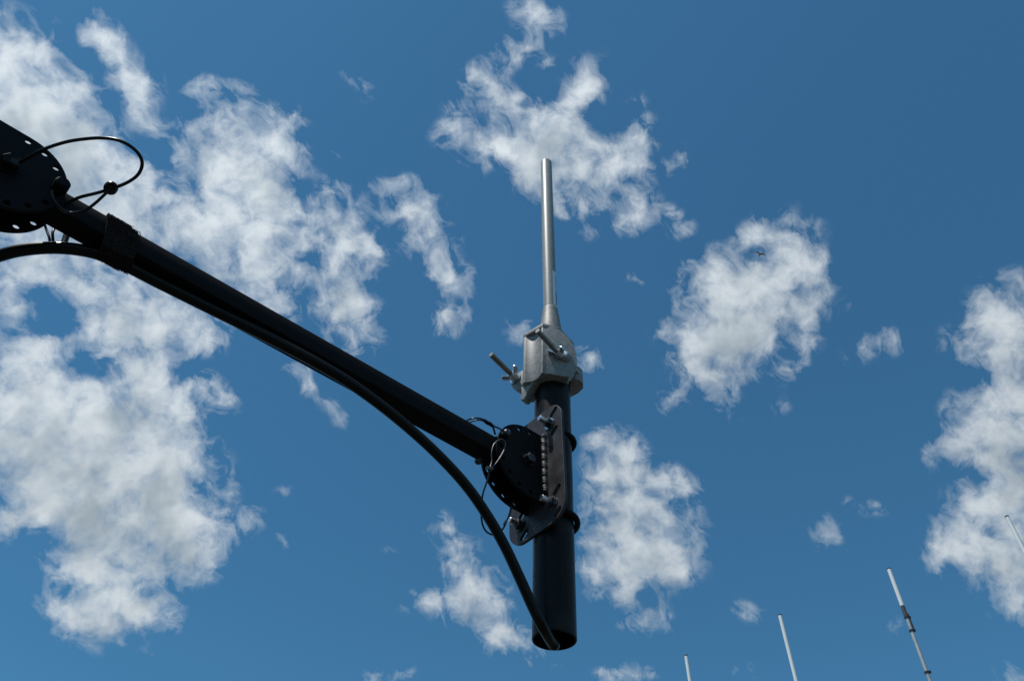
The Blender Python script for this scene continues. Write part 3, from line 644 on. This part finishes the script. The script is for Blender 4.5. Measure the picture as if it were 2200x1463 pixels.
# U-bolts round the pipe with nuts on the flange
for bz in BZ:
    pc = PB + PAX * ((ar(0, 0, bz) - PB).dot(PAX)); ca = (pc - ar(0, 0, bz)).dot(A); cn = (pc - ar(0, 0, bz)).dot(NN)
    pts = [ar(-0.022, BN, bz), ar(0.0, BN, bz)]
    R_ = 0.0352
    for k in range(17):
        t = math.pi / 2 - math.pi * k / 16; pts.append(ar(ca + R_ * math.cos(t), cn * math.cos(t) + R_ * math.sin(t), bz))
    pts += [ar(0.0, -BN, bz), ar(-0.022, -BN, bz)]
    bm = new(); sweep(bm, pts, 0.0046, 14); ub = finish('u_bolt', bm, 'plate', arm, 50)
    for bn in (BN, -BN):
        p = ar(-0.0005, bn, bz)
        bm = new(); lathe(bm, p, -A, [(0, 0.0100), (0.0016, 0.0100)], 28); finish('washer', bm, 'zinc' if bn > 0 else 'darksteel', ub)
        bm = new(); lathe(bm, p - A * 0.0018, -A, [(0, 0.0082), (0.0062, 0.0082), (0.0070, 0.0074)], 6, turn=0.3); finish('hex_nut', bm, 'darksteel', ub, 20)
        bm = new(); lathe(bm, p - A * 0.009, -A, [(0, 0.0047), (0.0125, 0.0047), (0.0132, 0.0040)], 18); finish('bolt_end', bm, 'zinc', ub)
# the next tube of the arm, climbing out of view to its post
D2 = (-A * 0.949 + Z * 0.316).normalized()
q0 = ar(-0.838, 0, ZA + 0.004); q1 = q0 + D2 * 0.92
hollow_tube('arm_tube', q0, q1, 0.052, 0.003, Z, arm, 'arm', 0.004)
bm = new(); pp = q1.copy()
lathe(bm, Vector((pp.x, pp.y, 0)), Z, [(0, 0.11), (0.012, 0.11), (0.0121, 0.045), (pp.z + 0.06, 0.045), (pp.z + 0.068, 0.038)], 40)
finish('post', bm, 'arm', arm)

# ----------------------------------------------------------------- coaxial cable under the arm and into the pipe
def onz(x, y, zrel):
    d = at(x, y, 1.0) - CAM; return CAM + d * ((FL.z + zrel - CAM.z) / d.z)
RC = 0.0072; zc_ = ZA - TW / 2 - RC - 0.0006
pts = [Vector((pp.x + 0.075, pp.y + 0.03, 0.03)), Vector((pp.x + 0.06, pp.y + 0.03, 0.9)), Vector((pp.x + 0.075, pp.y + 0.05, 1.75)), Vector((pp.x + 0.28, pp.y + 0.22, 2.19)), at(-190, 655, 0.94), at(-90, 582, 0.95), at(0, 549, 0.962), at(60, 536, 0.972), at(130, 533, 0.985), at(200, 543, 1.000)]
for (x, y, k) in ((262, 567, 0), (340, 607, 0), (450, 662, 0), (600, 737, .003), (720, 803, .010), (800, 857, .020), (873, 915, .036), (940, 976, .057), (1000, 1041, .082), (1046, 1106, .112), (1084, 1172, .146), (1116, 1240, .182), (1144, 1302, .216), (1164, 1342, .236)):
    pts.append(onz(x, y, zc_ - k))
inn = PB + PAX * 0.004; fr = (CAM - PB); fr = (fr - PAX * fr.dot(PAX)).normalized()
pts += [PB + fr * 0.0230 - SS * 0.005 - PAX * 0.0110, PB + fr * 0.0100 + SS * 0.0005 - PAX * 0.0100, inn + fr * 0.004 + PAX * 0.012, inn + PAX * 0.07, inn + PAX * 0.2]
bm = new(); sweep(bm, smooth_path(pts, 10), RC, 20)
single('coaxial_cable', bm, 'cable', pts[12], 'thick black cable strapped under the arm and drooping into the open pipe end', 'cable', angle=60)

# thinner wires crossing between arm and cable near the far joint
def strand(name, pts, r, label, cat, mat='wire', group=None):
    bm = new(); sweep(bm, smooth_path(pts, 8), r, 10)
    return single(name, bm, mat, pts[len(pts) // 2], label, cat, group, 60)
G1 = 'thin wires hanging beneath the joint at the picture edge'
strand('thin_wire', [at(92, 470, 1.02), at(99, 492, 1.015), at(106, 512, 1.005), at(109, 534, 1.0)], 0.0016, 'thin straight black wire under the pierced disc, nearest the picture edge of three', 'wire', group=G1)
strand('thin_wire', [at(126, 470, 1.03), at(117, 490, 1.02), at(113, 503, 1.01), at(116, 534, 1.0)], 0.0017, 'thin bent black wire under the pierced disc, middle one of three', 'wire', group=G1)
strand('thin_wire', [at(148, 478, 1.04), at(144, 502, 1.02), at(139, 518, 1.01), at(133, 534, 1.0)], 0.0038, 'thickest black wire of three joining arm and cable below the disc', 'wire', group=G1)

# ----------------------------------------------------------------- fuzzy strap round arm and cable
strap = thing('hook_and_loop_strap', ar(-0.655, 0, ZA), 'fuzzy dark brown-black strap binding the cable to the arm', 'strap')
def strap_loop(g):
    hw = TW / 2 + g; lo = ZA - TW / 2 - 2 * RC - 0.0015 - g
    return [(hw, ZA + hw), (-hw, ZA + hw), (-hw, ZA - hw * 0.4), (-0.010 - g, lo + 0.006), (-0.005, lo), (0.006, lo), (0.011 + g, lo + 0.006), (hw, ZA - hw * 0.4)]
random.seed(7); bm = new()
def band(a0, a1, g, skew, rag):
    nA, per = 16, 10; L0 = strap_loop(g); Li = strap_loop(0.0008); m = len(L0); grid = []
    for i in range(nA + 1):
        row = []
        for k in range(m):
            for q in range(per):
                t = q / per; p = L0[k]; p2 = L0[(k + 1) % m]
                nn, zz = p[0] + (p2[0] - p[0]) * t, p[1] + (p2[1] - p[1]) * t
                a = a0 + (a1 - a0) * i / nA + skew * (zz - ZA) + (rag * random.uniform(-1, 1) if i in (0, nA) else 0)
                j = 0.0006
                row.append(bm.verts.new(ar(a, nn * (1 + random.uniform(-j, j) * 20), zz + random.uniform(-j, j))))
        grid.append(row)
    n = m * per
    for i in range(nA):
        for k in range(n): bm.faces.new((grid[i][k], grid[i][(k + 1) % n], grid[i + 1][(k + 1) % n], grid[i + 1][k]))
    ends = []
    for i, a in ((0, a0), (nA, a1)):
        c = [bm.verts.new(ar(a + skew * (p[1] - ZA), p[0], p[1])) for p in Li]
        for k in range(m):
            for q in range(per):
                A_, B_ = grid[i][k * per + q], grid[i][(k * per + q + 1) % n]
                bm.faces.new((A_, B_, c[k]) if q < per - 1 else (A_, B_, c[(k + 1) % m], c[k]))
band(-0.683, -0.654, 0.0026, -0.25, 0.0006)
finish('strap_band', bm, 'strap', strap, 180)
bm = new(); band(-0.656, -0.645, 0.0014, -0.25, 0.0012); finish('strap_end', bm, 'strap', strap, 180)
bm = new(); random.seed(3)
for k in range(2600):
    L0 = strap_loop(0.0026 if k % 5 else 0.0016); i = random.choice((0, 0, 7, 7, 7, 3, 4, 5, 1)); t = random.random(); p, p2 = L0[i], L0[(i + 1) % 8]
    zz = p[1] + (p2[1] - p[1]) * t; nn = p[0] + (p2[0] - p[0]) * t
    a = (random.uniform(-0.683, -0.652) if k % 5 else random.uniform(-0.654, -0.642)) - 0.25 * (zz - ZA)
    b = ar(a, nn, zz); od = (NN * nn + Z * (zz - ZA)).normalized()
    d = (od + Vector((random.uniform(-1, 1), random.uniform(-1, 1), random.uniform(-1, 1))) * 0.9).normalized() * random.uniform(0.0008, 0.0018)
    x, y = perp(d); w = 0.00022
    v = [bm.verts.new(b + x * w), bm.verts.new(b - x * w), bm.verts.new(b + d - x * w * 0.4), bm.verts.new(b + d + x * w * 0.4)]
    bm.faces.new(v)
finish('fuzz', bm, 'fuzz', strap, 180, kind='stuff')

# ----------------------------------------------------------------- wire lanyards
lan = thing('wire_lanyard', ar(-0.797, nf + 0.01, ZA), 'looped black wire lanyard with a round crimp, arching beside the large pierced disc', 'lanyard')
pv = ar(-0.797, nf + 0.012, ZA)
path = [at(36, 353, 0.948), at(52, 344, 0.945), at(92, 322, 0.938), at(140, 306, 0.930), at(182, 299, 0.925), at(222, 297, 0.922), at(258, 303, 0.922), at(286, 319, 0.925), at(302, 338, 0.930), at(305, 357, 0.935), at(296, 376, 0.940), at(278, 390, 0.945), at(256, 400, 0.950), at(240, 405, 0.952)]
bm = new(); sweep(bm, smooth_path(path, 8), 0.0019, 12); finish('wire_loop', bm, 'wire', lan, 60)
bm = new(); sweep(bm, smooth_path([at(238, 404, 0.952), at(222, 411, 0.954), at(200, 417, 0.958), at(175, 423, 0.963), at(158, 430, 0.97), at(140, 440, 0.975)], 8), 0.0019, 12); finish('wire_end', bm, 'wire', lan, 60)
bm = new(); sweep(bm, smooth_path([at(238, 406, 0.952), at(226, 417, 0.952), at(208, 434, 0.952), at(188, 449, 0.952), at(170, 456, 0.952), at(152, 458, 0.953), at(136, 452, 0.953), at(122, 440, 0.950), at(112, 425, 0.950), at(111, 410, 0.953)], 8), 0.0017, 12); finish('wire_end', bm, 'wire', lan, 60)
fc = at(237, 406, 0.949); fax = (CAM - fc).normalized()
bm = new(); lathe(bm, fc - fax * 0.005, (fax + Z * 0.25).normalized(), [(0, 0.0062), (0.002, 0.0074), (0.008, 0.0074), (0.0105, 0.0058), (0.0105, 0.0036), (0.0085, 0.0030), (0.0085, 0.0)], 28); finish('crimp_ferrule', bm, 'wire', lan, 40)
bm = new(); lathe(bm, at(30, 352, 0.945) - NN * 0.006, NN, [(0, 0.0058), (0.008, 0.0058), (0.010, 0.0042)], 20); finish('ring_end', bm, 'wire', lan, 40)

def nd(x, y, off):          # point in a plane parallel to the pivot plates
    d = at(x, y, 1.0) - CAM; return CAM + d * ((ar(0, off, 0) - CAM).dot(NN) / d.dot(NN))
top = thing('pin_lanyard', nd(1050, 911, 0.02), 'short black lanyard with a crimp sleeve lying over the top of the arm end', 'lanyard')
bm = new(); sweep(bm, smooth_path([nd(1000, 905, -0.006), nd(1014, 899, 0.008), nd(1032, 899, 0.016), nd(1044, 905, 0.018), nd(1058, 914, 0.022), nd(1072, 920, 0.027), nd(1083, 927, 0.031)], 8), 0.0013, 10); finish('wire', bm, 'wire', top, 60)
bm = new(); sweep(bm, smooth_path([nd(1004, 909, -0.006), nd(1022, 903, 0.010), nd(1036, 903.5, 0.016), nd(1046, 909, 0.018)], 8), 0.0011, 10); finish('wire', bm, 'steelwire', top, 60)
bm = new(); sweep(bm, [nd(1039, 902, 0.018), nd(1046, 907.5, 0.019), nd(1052, 910, 0.02), nd(1060, 916, 0.021)], [0.0024, 0.0031, 0.0031, 0.0024], 14); finish('crimp_sleeve', bm, 'cable', top, 40)
bm = new(); sweep(bm, smooth_path([nd(1058, 914, 0.02), nd(1061, 923, 0.02), nd(1064, 933, 0.016)], 6), 0.0015, 10); finish('wire', bm, 'wire', top, 60)

tear = thing('loop_lanyard', nd(1052, 1007, 0.03), 'thin bright wire teardrop loop with silver crimp hanging before the pivot plate', 'lanyard')
bm = new(); sweep(bm, smooth_path([nd(1053, 1004, 0.032), nd(1056.5, 990, 0.032), nd(1056, 972, 0.033), nd(1061, 955, 0.034), nd(1070, 946, 0.035), nd(1079, 944, 0.035), nd(1085.5, 951, 0.035), nd(1083, 966, 0.034), nd(1074, 983, 0.033), nd(1063, 998, 0.032), nd(1055, 1004, 0.032)], 8), 0.00085, 10); finish('wire_loop', bm, 'steelwire', tear, 60)
bm = new(); sweep(bm, [nd(1046, 1005.5, 0.032), nd(1054, 1006.5, 0.032)], 0.0030, 14); finish('crimp_sleeve', bm, 'steelwire', tear, 40)
bm = new(); lathe(bm, nd(1056.5, 1007, 0.033), NN, [(-0.002, 0.0019), (0.002, 0.0019)], 14); finish('crimp_sleeve', bm, 'steelwire', tear, 40)

low = thing('long_lanyard', nd(1050, 1010, 0.02), 'long thin black wire sagging from the pivot plate behind the cable', 'lanyard')
bm = new(); sweep(bm, smooth_path([nd(1051, 1010, 0.03), nd(1049, 1026, 0.028), nd(1043, 1043, 0.024), nd(1037, 1063, 0.02), nd(1034, 1090, 0.012), nd(1035, 1118, 0.004), nd(1042, 1138, -0.002), nd(1055, 1147.5, -0.006), nd(1068, 1147, -0.008), nd(1080, 1136, -0.008), nd(1089, 1118, -0.006), nd(1097, 1096, -0.004), nd(1103, 1072, -0.002)], 8), 0.0013, 10); finish('wire', bm, 'wire', low, 60)
bm = new(); sweep(bm, [nd(1083.5, 1127, -0.0075), nd(1087.5, 1119, -0.0065)], 0.0021, 12); finish('crimp_sleeve', bm, 'steelwire', low, 40)

# ----------------------------------------------------------------- tall masts with white antennas beyond
def mast(px0, py0, d, radome_len, r, label, clamp_z=()):
    p = at(px0, py0, d); t = thing('antenna_mast', (p.x, p.y, 0), label, 'antenna mast', 'white-tipped antenna masts rising behind')
    q = lambda h: Vector((p.x, p.y, p.z - h))
    def cyl(nm, h0, h1, ra, mt, rb=None, parent=None, prof=None):
        bm = new(); lathe(bm, q(h1), Z, prof or [(0, ra), (h1 - h0, rb or ra)], 24); return finish(nm, bm, mt, parent or t)
    cyl('tip_cap', 0, 0.024, r * 1.04, 'cap', prof=[(0, r * 1.03), (0.018, r * 1.03), (0.024, r * 0.8)])
    cyl('radome', 0.024, radome_len, r, 'white')
    cyl('collar', radome_len, radome_len + 0.16, r * 0.98, 'collar')
    top_ = radome_len + 0.16
    cyl('pole', top_, p.z, r * 0.86, 'galv')
    for h, w in clamp_z:
        bm = new(); lathe(bm, q(h + 0.03), Z, [(0, r * 1.12), (0.026, r * 1.12)], 24)
        box(bm, frame(q(h + 0.017) + Vector((r * 1.25, -r * 0.6, 0)), Vector((1, 0, 0)), Vector((0, 1, 0)), Z), r * 0.8, r * 0.7, 0.034, 0.003)
        finish('pole_clamp', bm, 'darksteel', t)
    if clamp_z:
        h0, h1 = clamp_z[0][0], clamp_z[1][0]
        bm = new(); box(bm, frame(q((h0 + h1) / 2) + Vector((r * 1.1, -r * 0.5, 0)), Vector((1, 0, 0)), Vector((0, 1, 0)), Z), r * 0.6, r * 0.6, (h1 - h0) * 1.4, 0.004); finish('side_bracket', bm, 'collar', t)
    return t
mast(1473.5, 1406, 13.0, 1.3, 0.0260, 'leftmost of the four white-tipped antennas, its short tip just above the picture edge')
mast(1675, 1319, 12.4, 1.10, 0.0260, 'long plain white antenna between the leftmost one and the pole with clamps', ())
mast(1909, 1220, 12.0, 0.585, 0.0275, 'short white antenna on a long grey pole with dark clamps', ((0.74, 0), (0.93, 0), (1.50, 0)))
mast(2162.5, 1108, 11.6, 1.6, 0.0270, 'white antenna tip standing before the large cloud at the right picture edge')

# ----------------------------------------------------------------- gull
c = at(1631, 545, 82.0)
R_, U_ = R3 @ Vector((1, 0, 0)), R3 @ Vector((0, 1, 0)); T_ = (CAM - c).normalized()
bird = thing('gull', c, 'small brown-grey gull gliding in front of the white cloud', 'bird')
px = 82.0 / F_PX
def w2(x, y, t=0.0): return c + R_ * ((x - 1631) * px) - U_ * ((y - 545) * px) + T_ * t
fwd = (R_ * 0.25 + U_ * 0.9 - T_ * 0.3).normalized()
bm = new(); sweep(bm, smooth_path([w2(1630.8, 549.6), w2(1631.6, 548.2), w2(1632.4, 546.4), w2(1633.2, 544.6), w2(1633.6, 543.8)], 5), [0.035 + 0.05 * math.sin(math.pi * min(1, (k + 2) / 22)) for k in range(21)], 12)
finish('body', bm, 'feather', bird, 60)
for nm, sp in (('wing', [(1633, 545.6, .30), (1630.6, 544.6, .32), (1628.6, 542.9, .27), (1626.6, 542.1, .20), (1623.5, 542.0, .13), (1619.6, 542.3, .03)]), ('wing', [(1632.6, 545.8, .30), (1636, 545.8, .30), (1639.4, 545.5, .27), (1642, 546.9, .19), (1644.2, 548.1, .12), (1646.4, 549.4, .03)])):
    bm = new(); top_, bot_ = [], []
    for (x, y, ch) in sp:
        p = w2(x, y); v = (U_ * 0.55 + T_ * 0.83).normalized()
        nrm = (U_ * 0.83 - T_ * 0.55).normalized()
        top_.append([bm.verts.new(p + v * ch * .4 + nrm * 0.0), bm.verts.new(p + nrm * 0.022), bm.verts.new(p - v * ch * .6)])
        bot_.append([top_[-1][0], bm.verts.new(p - nrm * 0.012), top_[-1][2]])
    for i in range(len(sp) - 1):
        for S_ in (top_, bot_):
            for k in range(2): bm.faces.new((S_[i][k], S_[i][k + 1], S_[i + 1][k + 1], S_[i + 1][k]))
    finish(nm, bm, 'feather', bird, 60)
bm = new(); tl = [w2(1631, 548.6), w2(1629.4, 550.6), w2(1631.6, 551.0)]
v = [bm.verts.new(p_ + T_ * s_) for s_ in (0.012, -0.012) for p_ in tl]
bm.faces.new(v[:3]); bm.faces.new((v[5], v[4], v[3]))
for k in range(3): bm.faces.new((v[k], v[(k + 1) % 3], v[3 + (k + 1) % 3], v[3 + k]))
finish('tail', bm, 'feather', bird, 30)
